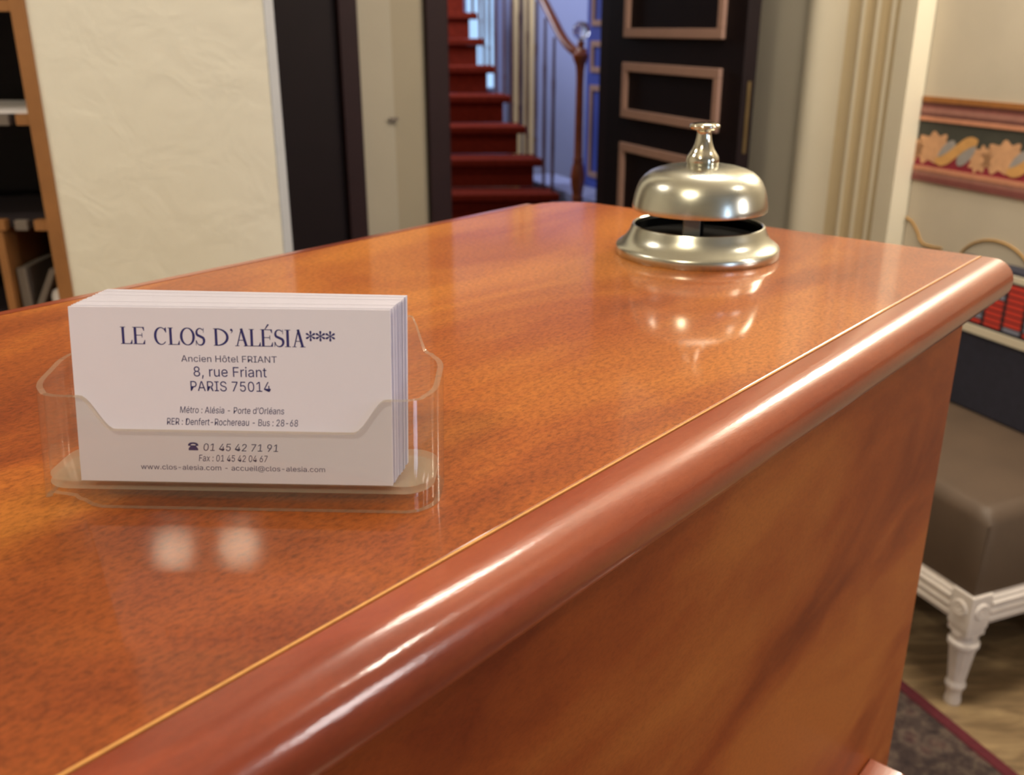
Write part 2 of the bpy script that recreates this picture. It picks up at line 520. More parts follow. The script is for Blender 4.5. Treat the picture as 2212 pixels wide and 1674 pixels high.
for k in range(-2, 9):
    s0 = 1.80 - 0.205 * k
    for cx, cz, a, b_ in ((s0 - 0.012, 0.992, .052, .034), (s0 + .045, .982, .03, .028)):
        flat([(cx + a * (1 + .16 * math.cos(9 * t)) * math.cos(t) - .25 * a * math.sin(t), cz + b_ * (1 + .16 * math.cos(9 * t)) * math.sin(t)) for t in [2 * PI * q / 54 for q in range(54)]], 0.0016, 8)
    for cx, cz in ((s0 - .058, .985), (s0 - .118, .990)):
        flat([(cx + .020 * math.cos(t) - .016 * math.sin(t), cz + .030 * math.sin(t)) for t in [2 * PI * q / 24 for q in range(24)]], 0.0019, 10)
    up_, lo_ = [], []
    for q in range(15):
        t = q / 14; x = s0 - 0.030 - 0.115 * t; z = 0.966 + 0.050 * (t * t * (3 - 2 * t)) + 0.010 * math.sin(PI * 2 * t) * -0.3
        wd_ = .006 + .0135 * math.sin(PI * t)
        up_.append((x - wd_ * .25, z + wd_)); lo_.append((x + wd_ * .25, z - wd_))
    flat(up_ + lo_[::-1], 0.0023, 9)
bo = struct(obj('trim_6', V, F, bm_names, rz=RA, mi=MI))
sc1 = tube([(WX - .002, 1.860 - .012 * t if t < 0 else s, z) for t, s, z in ((0, 1.835, .819), (0, 1.812, .810), (0, 1.792, .790), (0, 1.780, .772), (0, 1.765, .764), (0, 1.735, .764), (0, 1.71, .766))], 0.0025, 8)
arcp = [(WX - .002, 1.555 + .105 * math.cos(a), .735 + .078 * math.sin(a)) for a in [PI * q / 24 for q in range(25)]]
sc2 = tube(arcp, 0.0025, 8)
obj('scroll_print', *joined(sc1, sc2), 'scroll', wr, smooth=True)
# stair hall
struct(obj('wall_stair', *box(-2.5, 3.2, 8.2, 8.3, 0, 2.75), 'hallwall'))
struct(obj('wall_hall', *box(2.872, 2.95, 3.05, 5.80, 0, 2.75), 'hallwall', rz=RA))
struct(obj('landing_hall', *box(2.60, 2.868, 4.2, 6.3, 0, 0.285), 'hallwall', rz=RA))  # raised landing under the blue door
struct(obj('trim_7', *joined(*[box(x0, x1, 8.155, 8.199, 0, 2.75) for x0, x1 in ((0.008, 0.075), (0.094, 0.178))]), 'ochrecream'))
w1 = empty('window_1', (0, 8.19, 0)); struct(w1)
obj('pane', *box(-0.36, -0.15, -0.03, -0.02, 0.80, 2.3), 'daypane', w1)
obj('window_frame', *joined(box(-0.385, -0.361, -0.05, 0, 0.78, 2.32), box(-0.149, -0.135, -0.05, 0, 0.78, 2.32), box(-0.36, -0.15, -0.05, 0, 0.78, 0.80), box(-0.36, -0.15, -0.05, 0, 2.3, 2.32), box(-0.262, -0.250, -0.05, -0.031, 0.80, 2.3)), 'hallwall', w1)
d5 = empty('door_5', (0, 0, 0), RA); struct(d5)
obj('door_leaf', *box(2.830, 2.870, 4.90, 5.752, 0.287, 2.35), 'bluedoor', d5, bevel=0.003)
for z0, z1 in ((0.355, 0.92), (0.995, 1.18), (1.265, 2.2)):
    panel_frame(5.02, 5.672, z0, z1, 0.034, 2.830, 0.014, d5, 'pinktrim')
# ------------------------------------------------------------------ reception counter
CA = math.radians(49.54)
counter = empty('reception_counter', (0, 0, 0), CA)
tag(counter, 'cherry wood reception counter with rounded front edge, carrying the bell and card holder', 'counter')
F0 = 0.1436              # pale inlay line; the counter's own Y runs away from the visitor
BK = 0.4458
U0, U1 = -0.55, 0.573
NR = 0.012
NZ = T - NR


def bullnose(y_in, nose_y, sgn, top, r=NR, n=18):
    """closed section (y,z): flat from y_in to the nose, half round, back underneath"""
    pts = [(y_in, top)]
    for k in range(n + 1):
        a = PI / 2 - PI * k / n
        pts.append((nose_y + sgn * r * math.cos(a), top - r + r * math.sin(a)))
    pts.append((y_in, top - 2 * r))
    return pts


top_poly = [(U0, F0 + .0004), (U1, F0 + .0004), (U1, BK - .045)]
for k in range(7):
    a = PI / 2 * k / 6
    top_poly.append((U1 - .035 + .035 * math.cos(a), BK - .006 - .035 + .035 * math.sin(a)))
top_poly += [(U0, BK - .006)]
obj('countertop', *prism(top_poly, 'z', T - 0.024, T), 'top', counter, bevel=0.0006)
obj('inlay_line', *box(U0, U1, F0 - 0.0003, F0 + 0.0004, T - 0.004, T + 0.00005), 'inlay', counter)
fm = obj('front_moulding', *prism(bullnose(F0 - 0.0003, F0 - 0.007, -1, T), 'x', U0, U1), 'edge', counter, smooth=True, angle=50, bevel=0.0008)
fm['label'] = 'reddish rounded edge moulding of the counter front'
obj('back_moulding', *prism(bullnose(BK - .0055, BK - 0.001, 1, T, r=.006), 'x', U0, U1 - .034), 'edge', counter, smooth=True, angle=50)
PY = F0 + 0.002
obj('front_panel', *box(U0, 0.569, PY, PY + 0.022, 0.06, T - 0.0242), 'panel', counter, bevel=0.001)
obj('carcass', *box(U0, 0.566, PY + 0.0225, 0.40, 0.06, T - 0.0242), 'panel', counter)
obj('plinth', *box(U0, 0.56, PY + 0.02, 0.39, 0.0, 0.0598), 'black', counter)
LZ = 0.8205
bl = bullnose(PY - .0003, PY - 0.0185, -1, LZ)
obj('bag_ledge', *prism(bl, 'x', U0, 0.525), 'edge', counter, smooth=True, angle=50, bevel=0.0008)
# ------------------------------------------------------------------ reception bell
bell = empty('reception_bell', (0.1045, 0.537, T))
tag(bell, 'nickel call bell with push button standing near the far end of the counter', 'bell')
K = 0.945e-3


def L(pr, n=96):
    return lathe([(r * 1e-3, z * K) for r, z in pr], n)


obj('base', *L([(40.5, 0), (45.2, 0), (45.6, 0.8), (45.6, 4.6), (45.2, 5.4), (43.8, 6.6), (42.2, 7.8), (40.6, 9.4), (39.2, 11.4), (38.0, 13.8), (37.2, 16.2), (36.6, 17.4), (35.9, 17.7), (35.3, 17.2), (35.3, 9.2), (0.0, 9.0)]), 'nickel', bell, smooth=True, angle=40)
obj('base_shade_liner', *L([(0, 9.4), (34.9, 9.4), (35.1, 10.0), (35.1, 15.2), (34.7, 15.2), (34.6, 10.6), (0, 10.2)]), 'black', bell, smooth=True)  # black dish put in for the shadow inside the base
M['steel'] = plain('dull_steel', srgb(104, 104, 96), 0.5, 0.6)
obj('striker_bracket', *joined(box(-.0135, -.0045, -.030, -.027, .0105, .0335), box(-.0135, -.0045, -.030, 0.0, .0335, .036)), 'steel', bell, bevel=0.0005)
dome = [(36.4, 27.0), (37.1, 26.6), (37.3, 27.4), (36.9, 30.5), (36.2, 34.5), (35.1, 38.6), (33.6, 42.2), (31.4, 45.2), (28.6, 47.6), (25.2, 49.3), (21.0, 50.6), (16.0, 51.6), (10.5, 52.2), (5, 52.5), (5, 51.3), (10.5, 51.0), (16, 50.4), (21, 49.4), (24.8, 48.1), (28.0, 46.4), (30.6, 44.2), (32.7, 41.4), (34.1, 38.2), (35.2, 34.2), (35.9, 30.4)]
v, f = lathe([(r * 1e-3, z * K) for r, z in dome + [dome[0]]], 128)
obj('dome', v, f[:-2] if len(f[-1]) > 4 else f, 'nickel', bell, smooth=True, angle=40)
obj('inner_post', *L([(3.2, 9.4), (3.2, 52.0)], 24), 'black', bell, smooth=True)
obj('push_button', *L([(5.5, 51.8), (8.5, 52.0), (8.9, 53.6), (8.9, 55.6), (8.4, 57.2), (7.2, 59.0), (5.9, 61.2), (4.9, 63.8), (4.25, 66.6), (3.95, 69.2), (3.9, 70.6), (4.4, 71.3), (6.6, 71.9), (7.9, 72.6), (8.35, 73.6), (8.1, 74.6), (6.8, 75.3), (4, 75.8), (0, 76.0)], 64), 'chrome', bell, smooth=True, angle=50)
# ------------------------------------------------------------------ card holder
HC = (-0.0731, 0.2294)
HYAW = -0.0398
LEAN = 0.1716
holder_pts = []
x0, x1, y0, y1, rc = -0.0548, 0.0535, -0.0029, 0.0245, 0.0095


def rrect(x0, x1, y0, y1, r):
    pts = []

    def seg(a, b):
        n = max(1, int((Vector(b) - Vector(a)).length / 0.0011))
        for i in range(n):
            t = i / n; pts.append((a[0] + (b[0] - a[0]) * t, a[1] + (b[1] - a[1]) * t))

    def arc(cx, cy, a0, a1):
        for i in range(12):
            a = a0 + (a1 - a0) * i / 12; pts.append((cx + r * math.cos(a), cy + r * math.sin(a)))
    seg((x0 + r, y0), (x1 - r, y0)); arc(x1 - r, y0 + r, -PI / 2, 0)
    seg((x1, y0 + r), (x1, y1 - r)); arc(x1 - r, y1 - r, 0, PI / 2)
    seg((x1 - r, y1), (x0 + r, y1)); arc(x0 + r, y1 - r, PI / 2, PI)
    seg((x0, y1 - r), (x0, y0 + r)); arc(x0 + r, y0 + r, PI, 1.5 * PI)
    return pts


outer = rrect(x0, x1, y0, y1, rc)
WT = 0.0016
cxm, cym = (x0 + x1) / 2, (y0 + y1) / 2
nO = len(outer)
inner = []
for i in range(nO):
    a = Vector(outer[(i + 1) % nO]) - Vector(outer[i - 1]); a.normalize()
    inner.append((outer[i][0] - a.y * WT, outer[i][1] + a.x * WT))


def top_h(x, y):
    fr = smoothstep(y1 - .004, y0 + .006, y)         # 1 at the front
    front = 0.0207 + 0.0088 * smoothstep(0.0315, 0.0405, abs(x))
    side = 0.0295 + 0.0045 * (y - y0) / (y1 - y0)
    back = 0.034 + 0.010 * smoothstep(0.0485, 0.0435, abs(x)) + 0.004 * smoothstep(0.04, 0.0, abs(x))
    if y < y0 + 0.002:
        return front
    if y > y1 - 0.002:
        return back
    return side


def bot_h(x, y):
    if y > y0 + 0.006 or x > -0.034:
        return 0.0
    if x < -0.0535:
        return 0.0004
    if x < -0.050:
        return 0.0004 + 0.0030 * smoothstep(-0.0535, -0.050, x)
    z = 0.0034 * (1 - smoothstep(-0.046, -0.0355, x))
    return max(0.0, z + (0.0003 * math.sin(x * 9000) if 0.0004 < z < 0.003 else 0))


FT, FB = 0.0064, 0.0044
sh = math.tan(LEAN)
HV, HF, HM = [], [], []


def hp(p, z):
    return (p[0], p[1] + z * sh, z)


for pt, zf in ((inner, lambda i: bot_h(*outer[i])), (outer, lambda i: bot_h(*outer[i])), (outer, lambda i: top_h(*outer[i])), (inner, lambda i: top_h(*outer[i])), (inner, lambda i: FT), (inner, lambda i: FB)):
    HV += [hp(pt[i], zf(i)) for i in range(nO)]
for a, b in ((0, 1), (1, 2), (2, 3), (3, 4), (5, 0)):
    for i in range(nO):
        j = (i + 1) % nO
        HF.append((a * nO + i, a * nO + j, b * nO + j, b * nO + i))
        HM.append(1 if (a, b) in ((0, 1), (2, 3)) else 0)
HF.append(tuple(4 * nO + i for i in range(nO)))
HF.append(tuple(5 * nO + i for i in range(nO))[::-1])
holder = obj('card_holder', HV, HF, ['acrylic', 'acrylic_edge', 'acrylic_floor'], None, mi=HM + [2, 2], smooth=True, angle=40, loc=(HC[0], HC[1], T + 0.0002), rz=HYAW)
tag(holder, 'clear acrylic business card holder with a chipped lower left edge, on the counter', 'card holder')
# ------------------------------------------------------------------ business cards
CW, CH, CT = 0.0835, 0.0464, 0.00040
ey = Vector((-math.sin(HYAW), math.cos(HYAW), 0)); ex = Vector((math.cos(HYAW), math.sin(HYAW), 0))
upv = Vector((0, 0, 1)) * math.cos(LEAN) + ey * math.sin(LEAN)
nbk = ey * math.cos(LEAN) - Vector((0, 0, 1)) * math.sin(LEAN)
Z0 = T + 0.0068


def card_matrix(loc, yaw):
    ey_ = Vector((-math.sin(yaw), math.cos(yaw), 0)); ex_ = Vector((math.cos(yaw), math.sin(yaw), 0))
    u_ = Vector((0, 0, 1)) * math.cos(LEAN) + ey_ * math.sin(LEAN)
    n_ = ey_ * math.cos(LEAN) - Vector((0, 0, 1)) * math.sin(LEAN)
    m = Matrix((ex_, n_, u_)).transposed().to_4x4(); m.translation = loc
    return m


card = obj('business_card', *box(-CW / 2, CW / 2, 0, CT, 0, CH), 'card')
tag(card, 'front white business card with navy print, facing out of the clear holder', 'business card')
base_loc = Vector((HC[0], HC[1], Z0))
card.matrix_world = card_matrix(base_loc, HYAW)
off = 0.0
NC = 32
for k in range(1, NC):
    off += CT + 0.00003 + (0.0007 if k == 2 else 0.00035 if k in (9, 21, 27) else 0)
    c = bpy.data.objects.new('business_card', card.data.copy() if k == 1 else rest_mesh)
    if k == 1:
        rest_mesh = c.data
    C.objects.link(c)
    yw = HYAW - 0.0013 * k
    lift = off * math.sin(LEAN) / math.cos(LEAN) * math.cos(LEAN)
    loc = base_loc + nbk * off + upv * (off * math.tan(LEAN))
    loc = loc + ey * (0.0013 * k * CW * 0.5) * 0.45 + ex * random.uniform(-.0002, .0003) + ex * 0.000062 * k
    c.matrix_world = card_matrix(loc, yw)
    tag(c, 'white business card in the pack standing behind the front card in the holder', 'business card', 'business cards behind the front card')


SANS = None
try:
    import os
    SANS = bpy.data.fonts.load(os.path.join(bpy.utils.system_resource('DATAFILES'), 'fonts', 'Inter.woff2'))
except Exception:
    SANS = None


def text_mesh(body, shear=0.0):
    cu = bpy.data.curves.new('txt', 'FONT'); cu.body = body; cu.shear = shear; cu.resolution_u = 3
    if SANS:
        cu.font = SANS
    o = bpy.data.objects.new('txt', cu); C.objects.link(o)
    dg = bpy.context.evaluated_depsgraph_get(); dg.update()
    me = bpy.data.meshes.new_from_object(o.evaluated_get(dg))
    v = [tuple(p.co) for p in me.vertices]; f = [tuple(p.vertices) for p in me.polygons]
    bpy.data.objects.remove(o); bpy.data.curves.remove(cu); bpy.data.meshes.remove(me)
    return v, f


capv, _ = text_mesh('H')
CAP = max(p[1] for p in capv) - min(p[1] for p in capv)
PV, PF, PM = [], [], []
YT = -0.00004


def put(v2, f, mi):
    n = len(PV); PV.extend([(x, YT, z) for x, z in v2])
    for q in f:
        PF.append(tuple(i + n for i in q)); PM.append(mi)


def line(body, xa, xb, zbase, cap, mi=0, shear=0.0):
    v, f = text_mesh(body, shear)
    a = min(p[0] for p in v); b = max(p[0] for p in v)
    s = (xb - xa) / (b - a)
    put([(xa + (p[0] - a) * s, zbase + p[1] * cap / CAP) for p in v], f, mi)


# --- printed lines (card millimetres, origin at the bottom centre of the card)
LINES = []
TH, TN = 0.66, 0.24       # thick and thin strokes of the serif title
Q = []                    # polygons of one glyph, millimetres


def R_(x0, x1, z0, z1):
    Q.append([(x0, z0), (x1, z0), (x1, z1), (x0, z1)])


def stroke(pts, wfun):
    """ribbon along pts with half width wfun(t)"""
    P = [Vector(p) for p in pts]
    for i in range(len(P) - 1):
        ta = (P[min(i + 1, len(P) - 1)] - P[max(i - 1, 0)]).normalized()
        tb = (P[min(i + 2, len(P) - 1)] - P[i]).normalized()
        na = Vector((-ta.y, ta.x)); nb = Vector((-tb.y, tb.x))
        wa = wfun(i / (len(P) - 1)); wb = wfun((i + 1) / (len(P) - 1))
        Q.append([tuple(P[i] + na * wa), tuple(P[i] - na * wa), tuple(P[i + 1] - nb * wb), tuple(P[i + 1] + nb * wb)])


def stem(x, z0, z1, ser=0.34):
    R_(x, x + TH, z0, z1)
    R_(x - ser, x + TH + ser, z0, z0 + 0.17); R_(x - ser, x + TH + ser, z1 - 0.17, z1)


def ell(cx, cz, a, b, t0, t1, wf, n=36):
    stroke([(cx + a * math.cos(t0 + (t1 - t0) * i / n), cz + b * math.sin(t0 + (t1 - t0) * i / n)) for i in range(n + 1)], wf)


def glyph(ch, x0, x1, z, hgt):
    w_ = x1 - x0; t = z + hgt
    if ch in 'LE':
        stem(x0 + .36, z, t)
        R_(x0 + .4, x1 - .02, z, z + .20)
        Q.append([(x1 - .55, z + .18), (x1 - .02, z + .18), (x1 + .02, z + 1.15), (x1 - .10, z + 1.15)])
        if ch == 'E':
            R_(x0 + .4, x1 - .12, t - .20, t)
            Q.append([(x1 - .6, t - .18), (x1 - .12, t - .18), (x1 - .10, t - 1.0), (x1 - .24, t - 1.0)])
            R_(x0 + .9, x1 - .75, z + hgt * .5, z + hgt * .5 + .2)
            Q.append([(x1 - .82, z + hgt * .5 - .5), (x1 - .66, z + hgt * .5 - .5), (x1 - .66, z + hgt * .5 + .68), (x1 - .82, z + hgt * .5 + .68)])
    elif ch == 'O':
        a = w_ / 2; b = hgt / 2 + .06
        wf = lambda q: TN / 2 + (TH - TN) / 2 * abs(math.cos(2 * PI * q)) ** 1.4
        ell((x0 + x1) / 2, z + hgt / 2, a - .26, b - .12, 0, 2 * PI, wf, 56)
    elif ch == 'C':
        a = w_ * .56; b = hgt / 2 + .06; cx = x0 + a
        t0, t1 = math.radians(42), math.radians(318)
        wf = lambda q: TN / 2 + (TH - TN) / 2 * max(0, -math.cos(t0 + (t1 - t0) * q)) ** 1.2
        ell(cx, z + hgt / 2, a - .28, b - .12, t0, t1, wf, 44)
        Q.append([(x1 - .14, t + .02), (x1 - .02, t + .02), (x1 + .02, t - 1.35), (x1 - .14, t - 1.35), (x1 - .62, t - .5)])
    elif ch == 'D':
        stem(x0 + .36, z, t)
        a = w_ - 1.2; cx = x0 + .9
        wf = lambda q: TN / 2 + (TH - TN) / 2 * math.cos(PI * (q - .5)) ** 1.3 if 0 < q < 1 else TN / 2
        ell(cx, z + hgt / 2, a, hgt / 2 - .11, PI / 2, -PI / 2, wf, 36)
        R_(x0 + .6, cx + .1, z, z + .22); R_(x0 + .6, cx + .1, t - .22, t)
    elif ch == 'S':
        pts = []
        m = (x0 + x1) / 2; a = w_ / 2 - .22; b1 = hgt * .235; b2 = hgt * .255
        for i in range(19):
            an = math.radians(35 + 235 * i / 18); pts.append((m + a * .9 * math.cos(an), t - .10 - b1 + b1 * math.sin(an)))
        pts = pts[:15]
        low = []
        for i in range(19):
            an = math.radians(70 - 250 * i / 18 + 0); low.append((m + a * math.cos(an), z + .08 + b2 + b2 * math.sin(an)))
        path = pts + low[2:]
        stroke(path, lambda q: TN / 2 + (TH - TN) / 2 * max(0, math.sin(PI * min(1, max(0, (q - .12) / .76)))) ** 1.6)
        R_(x1 - .36, x1 - .22, t - 1.2, t); R_(x0 + .04, x0 + .18, z, z + 1.35)
    elif ch == 'I':
        stem((x0 + x1) / 2 - TH / 2, z, t, .42)
    elif ch == 'A':
        ax = (x0 + x1) / 2 - .05
        stroke([(x0 + .55, z), (ax, t)], lambda q: TN / 2 + .02)
        stroke([(ax - .08, t + .08), (x1 - .72, z)], lambda q: TH / 2)
        R_(x0, x0 + 1.12, z, z + .17); R_(x1 - 1.4, x1, z, z + .17)
        R_(x0 + w_ * .26, x1 - w_ * .28, z + hgt * .32, z + hgt * .32 + .2)
    elif ch == "'":
        ell(x0 + .3, t - .32, .16, .16, 0, 2 * PI, lambda q: .16, 16)
        stroke([(x0 + .56, t - .35), (x0 + .5, t - .8), (x0 + .18, t - 1.2)], lambda q: .15 * (1 - .7 * q))
    elif ch == '*':
        cx, cz = (x0 + x1) / 2, z + hgt / 2
        for k in range(6):
            a = PI / 2 + k * PI / 3
            d = Vector((math.cos(a), math.sin(a)))
            stroke([tuple(Vector((cx, cz)) + d * r) for r in (.05, .5, .9, 1.2, 1.38)], lambda q: .07 + .22 * math.sin(PI * min(1, q * 1.0) ** 1.6) if q < 1 else .05)
    elif ch == '/':           # acute accent
        Q.append([(x0, z), (x0 + .22, z - .06), (x1, z + hgt - .1), (x1 - .45, z + hgt)])


TB = 36.55
for ch, a, b in (('L', -28.45, -25.40), ('E', -25.25, -22.05), ('C', -19.60, -16.40), ('L', -15.98, -12.98), ('O', -12.78, -9.02), ('S', -8.80, -6.38), ('D', -4.12, -0.18),
                 ("'", 0.32, 0.95), ('A', 1.45, 5.12), ('L', 5.15, 8.15), ('E', 8.12, 11.32), ('S', 11.70, 14.25), ('I', 14.3, 16.1), ('A', 16.30, 19.78)):
    glyph(ch, a, b, TB + 0.12 - 0.007 * a, 4.5)
for cx in (21.15, 23.70, 26.25):
    glyph('*', cx - 1.4, cx + 1.4, 38.1, 2.8)
glyph('/', 9.3, 10.5, 41.2, 1.25)
# old telephone pictogram
px, pz = -12.35, 8.75
Q.append([(px + .1, pz), (px + 2.6, pz), (px + 2.65, pz + .45), (px + 1.95, pz + 1.35), (px + .75, pz + 1.35), (px + .05, pz + .45)])
Q.append([(px, pz + 1.2), (px + .75, pz + 1.2), (px + .7, pz + 1.62), (px + 1.35, pz + 1.75), (px + 2.0, pz + 1.62), (px + 1.95, pz + 1.2), (px + 2.7, pz + 1.2), (px + 2.7, pz + 1.7), (px + 2.2, pz + 2.08), (px + 1.35, pz + 2.2), (px + .5, pz + 2.08), (px, pz + 1.7)])
for pl in Q:
    put([(x * 1e-3, z * 1e-3) for x, z in pl], [tuple(range(len(pl)))], 0)
for body, a, b, z, cap, mi, shr in (
        ('Ancien H\u00f4tel FRIANT', -12.86, 12.15, 32.42, 1.68, 1, 0.0),
        ('8, rue Friant', -9.82, 9.37, 28.58, 2.6, 0, 0.0),
        ('PARIS 75014', -10.83, 10.27, 24.73, 2.62, 0, 0.0),
        ('M\u00e9tro : Al\u00e9sia - Porte d\u2019Orl\u00e9ans', -13.99, 13.57, 18.82, 1.72, 1, 0.14),
        ('RER : Denfert-Rochereau - Bus : 28-68', -17.67, 17.10, 15.60, 1.80, 1, 0.14),
        ('01 45 42 71 91', -8.28, 11.56, 8.70, 1.96, 1, 0.14),
        ('Fax : 01 45 42 04 67', -9.68, 8.74, 5.83, 1.76, 1, 0.14),
        ('www.clos-alesia.com - accueil@clos-alesia.com', -25.38, 23.85, 3.40, 1.36, 1, 0.0)):
    line(body, a * 1e-3, b * 1e-3, z * 1e-3, cap * 1e-3, mi, shr)
ink = obj('printed_text', PV, PF, ['ink', 'ink2'], card, mi=PM)
ink['label'] = 'navy printed hotel name and address'
# ------------------------------------------------------------------ key cabinet on the left
kc = tag(empty('pigeonhole_cabinet', (-0.668, 1.42, 0)), 'brown wooden pigeonhole key cabinet with dark compartments at the left edge', 'cabinet')
# local x runs left (negative) from the white wall
obj('side_panel', *box(-0.0215, -0.0006, -0.004, 0.30, 0, 2.2), 'cab', kc, bevel=0.001)
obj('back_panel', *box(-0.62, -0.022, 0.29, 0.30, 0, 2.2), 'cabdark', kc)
for z in (0.676, 0.826, 0.978, 1.130, 1.282):
    xs = -0.0222
    parts = [box(-0.62, xs, 0.016, 0.288, z, z + 0.012)]
    s = [(-0.022, -0.042), (-0.086, -0.118), (-0.162, -0.30), (-0.346, -0.46), (-0.50, -0.62)]
    for a, b in s:
        parts.append(box(min(b, xs - .0001), min(a, xs), 0.0, 0.0158, z - 0.002, z + 0.013))
    sh_ = obj('shelf', *joined(*parts), ['cab', 'cabdark'], kc, mi=[1] * 6 + [0] * 60)  # boards behind the wood lip coloured dark for the unlit interior
    for xc in (-0.064, -0.140):
        obj('number_tag', *box(xc - 0.0095, xc + 0.0095, 0.004, 0.0157, z - 0.003, z + 0.012), 'greypaper', sh_, bevel=0.001)
for x, z0, z1 in ((-0.092, 0.689, 0.824), (-0.092, 0.839, 0.976),):
    obj('divider', *box(x - 0.012, x, 0.002, 0.288, z0 + .001, z1 - .001), 'cab', kc)
ps = obj('paper_sheet', *box(-0.86, -0.692, 1.432, 1.66, 1.1432, 1.1462), 'paper')
tag(ps, 'white paper sheets lying on the upper pigeonhole shelf', 'paper')


def leaning(name, x0, z0, x1, z1, wd, y0, y1, mat, label, cat):
    d = Vector((x1 - x0, z1 - z0)).normalized(); n = Vector((-d.y, d.x)) * wd / 2
    poly = [(x0 + n.x, z0 + n.y), (x0 - n.x, z0 - n.y), (x1 - n.x, z1 - n.y), (x1 + n.x, z1 + n.y)]
    o = obj(name, *prism(poly, 'y', y0, y1), mat)
    tag(o, label, cat); return o


leaning('envelope', -0.7370, 0.8436, -0.7022, 0.912, 0.009, 1.436, 1.60, 'greypaper', 'grey envelope leaning aslant in the lowest visible pigeonhole', 'envelope')
leaning('folded_leaflet', -0.7480, 0.8400, -0.7492, 0.915, 0.014, 1.435, 1.60, 'greypaper', 'grey folded leaflet standing upright at the left of the lowest pigeonhole', 'leaflet')
kf = obj('trinket', *lathe([(0.0, 0), (.007, .002), (.0105, .009), (.0105, .030), (.008, .038), (0, .041)], 20, (-0.7065, 1.452, 0.8392)), 'paper', smooth=True)
tag(kf, 'small rounded white trinket at the right of the lowest pigeonhole', 'trinket')
# ------------------------------------------------------------------ staircase
st = tag(empty('staircase', (0, 5.9, 0)), 'red carpeted stairs rising beyond the dark doorway', 'stairs')
RISE = 0.1765
steps = [(0.395, -0.25, 0.128), (0.295, 0.0, 0.3045), (0.196, 0.25, 0.481), (0.095, 0.50, 0.657), (0.0, 0.75, 0.832), (-0.112, 1.0, 1.008), (-0.188, 1.25, 1.182), (-0.25, 1.50, 1.357), (-0.30, 1.75, 1.53), (-0.34, 2.0, 1.705)]
tr = random.Random(3)
for k, (x, y, z) in enumerate(steps):
    xn = steps[k + 1][0] if k < len(steps) - 1 else x - 0.05
    poly = [(-1.35, y - 0.055), (x - 0.012, y - 0.002), (x, y + 0.012), (xn + 0.045, y + 0.272), (-1.35, y + 0.272)]
    obj('tread', *prism(poly, 'z', z - 0.046, z), 'carpet', st, bevel=0.018, seg=3)
    ry = y + 0.030
    v = [(-1.35, ry - 0.05, z - RISE + 0.002), (x - 0.060, ry, z - RISE + 0.002), (x - 0.060, ry + .02, z - RISE + 0.002), (-1.35, ry - 0.03, z - RISE + 0.002),
         (-1.35, ry - 0.05, z - 0.047), (x - 0.060, ry, z - 0.047), (x - 0.060, ry + .02, z - 0.047), (-1.35, ry - 0.03, z - 0.047)]
    obj('riser', v, [(0, 1, 2, 3), (4, 5, 6, 7), (0, 1, 5, 4), (1, 2, 6, 5), (2, 3, 7, 6), (3, 0, 4, 7)], 'carpet', st)
# balustrade
bn = tag(empty('stair_railing', (0, 5.9, 0)), 'turned brown newel, handrail and slim dark balusters along the stairs', 'banister')
hr = [(0.425, -0.10, 1.118), (0.40, -0.095, 1.120), (0.365, -0.07, 1.128), (0.335, -0.03, 1.150), (0.305, 0.02, 1.185), (0.275, 0.08, 1.235), (0.240, 0.16, 1.305), (0.20, 0.26, 1.385), (0.155, 0.38, 1.475), (0.105, 0.50, 1.56), (0.0, 0.75, 1.74), (-0.112, 1.0, 1.92), (-0.188, 1.25, 2.09), (-0.25, 1.5, 2.27)]


def smooth_path(P, n=6):
    P = [Vector(p) for p in P]; out = []
    for i in range(len(P) - 1):
        p0, p1, p2, p3 = P[max(i - 1, 0)], P[i], P[i + 1], P[min(i + 2, len(P) - 1)]
        for k in range(n):
            t = k / n
            out.append(0.5 * ((2 * p1) + (p2 - p0) * t + (2 * p0 - 5 * p1 + 4 * p2 - p3) * t * t + (3 * p1 - p0 - 3 * p2 + p3) * t ** 3))
    out.append(P[-1]); return out


obj('handrail', *tube(smooth_path(hr), 0.027, 12), 'mahog', bn, smooth=True, angle=60)


def rail_z(y):
    for a, b in zip(hr[:-1], hr[1:]):
        if a[1] <= y <= b[1]:
            return a[2] + (b[2] - a[2]) * (y - a[1]) / (b[1] - a[1])
    return 2.2


for k, (x, y, z) in enumerate(steps[1:8]):
    xn = steps[k + 2][0]
    for t in (0.26, 0.76):
        bx = x + (xn - x) * t - 0.022; by = y + 0.25 * t
        top = rail_z(by) - 0.02
        hh = top - z
        if k > 4 and t > .5:
            continue
        prof = [(.0095, 0), (.0095, hh * .10), (.012, hh * .12), (.0085, hh * .15), (.0105, hh * .30), (.0085, hh * .60), (.011, hh * .72), (.0085, hh * .75), (.0075, hh)]
        obj('baluster', *lathe(prof, 12, (bx, by, z + 0.001)), 'balwood', bn, smooth=True)
nx, ny = 0.392, -0.10
npz = 0.13
newel = [(.034, npz), (.034, .27), (.030, .28), (.036, .30), (.030, .315), (.034, .34), (.042, .39), (.044, .43), (.036, .48), (.027, .51), (.031, .525), (.025, .54), (.024, .70), (.022, .95), (.024, 1.02), (.028, 1.055), (.040, 1.08), (.046, 1.098), (.046, 1.112), (.030, 1.125), (.018, 1.15), (.022, 1.165), (.018, 1.18), (.016, 1.188), (0, 1.19)]
nw = obj('newel_post', *lathe(newel, 24, (nx, ny, 0)), 'mahog', bn, smooth=True)
kb = obj('knob', *lathe([(0, 1.186), (.018, 1.189)] + [(.048 * math.sin(a), 1.238 - .049 * math.cos(a)) for a in [PI * (0.14 + 0.86 * q / 14) for q in range(14)]] + [(0, 1.287)], 20, (nx, ny, 0.003)), 'crystal', nw, smooth=True)
kb['label'] = 'faceted crystal ball'
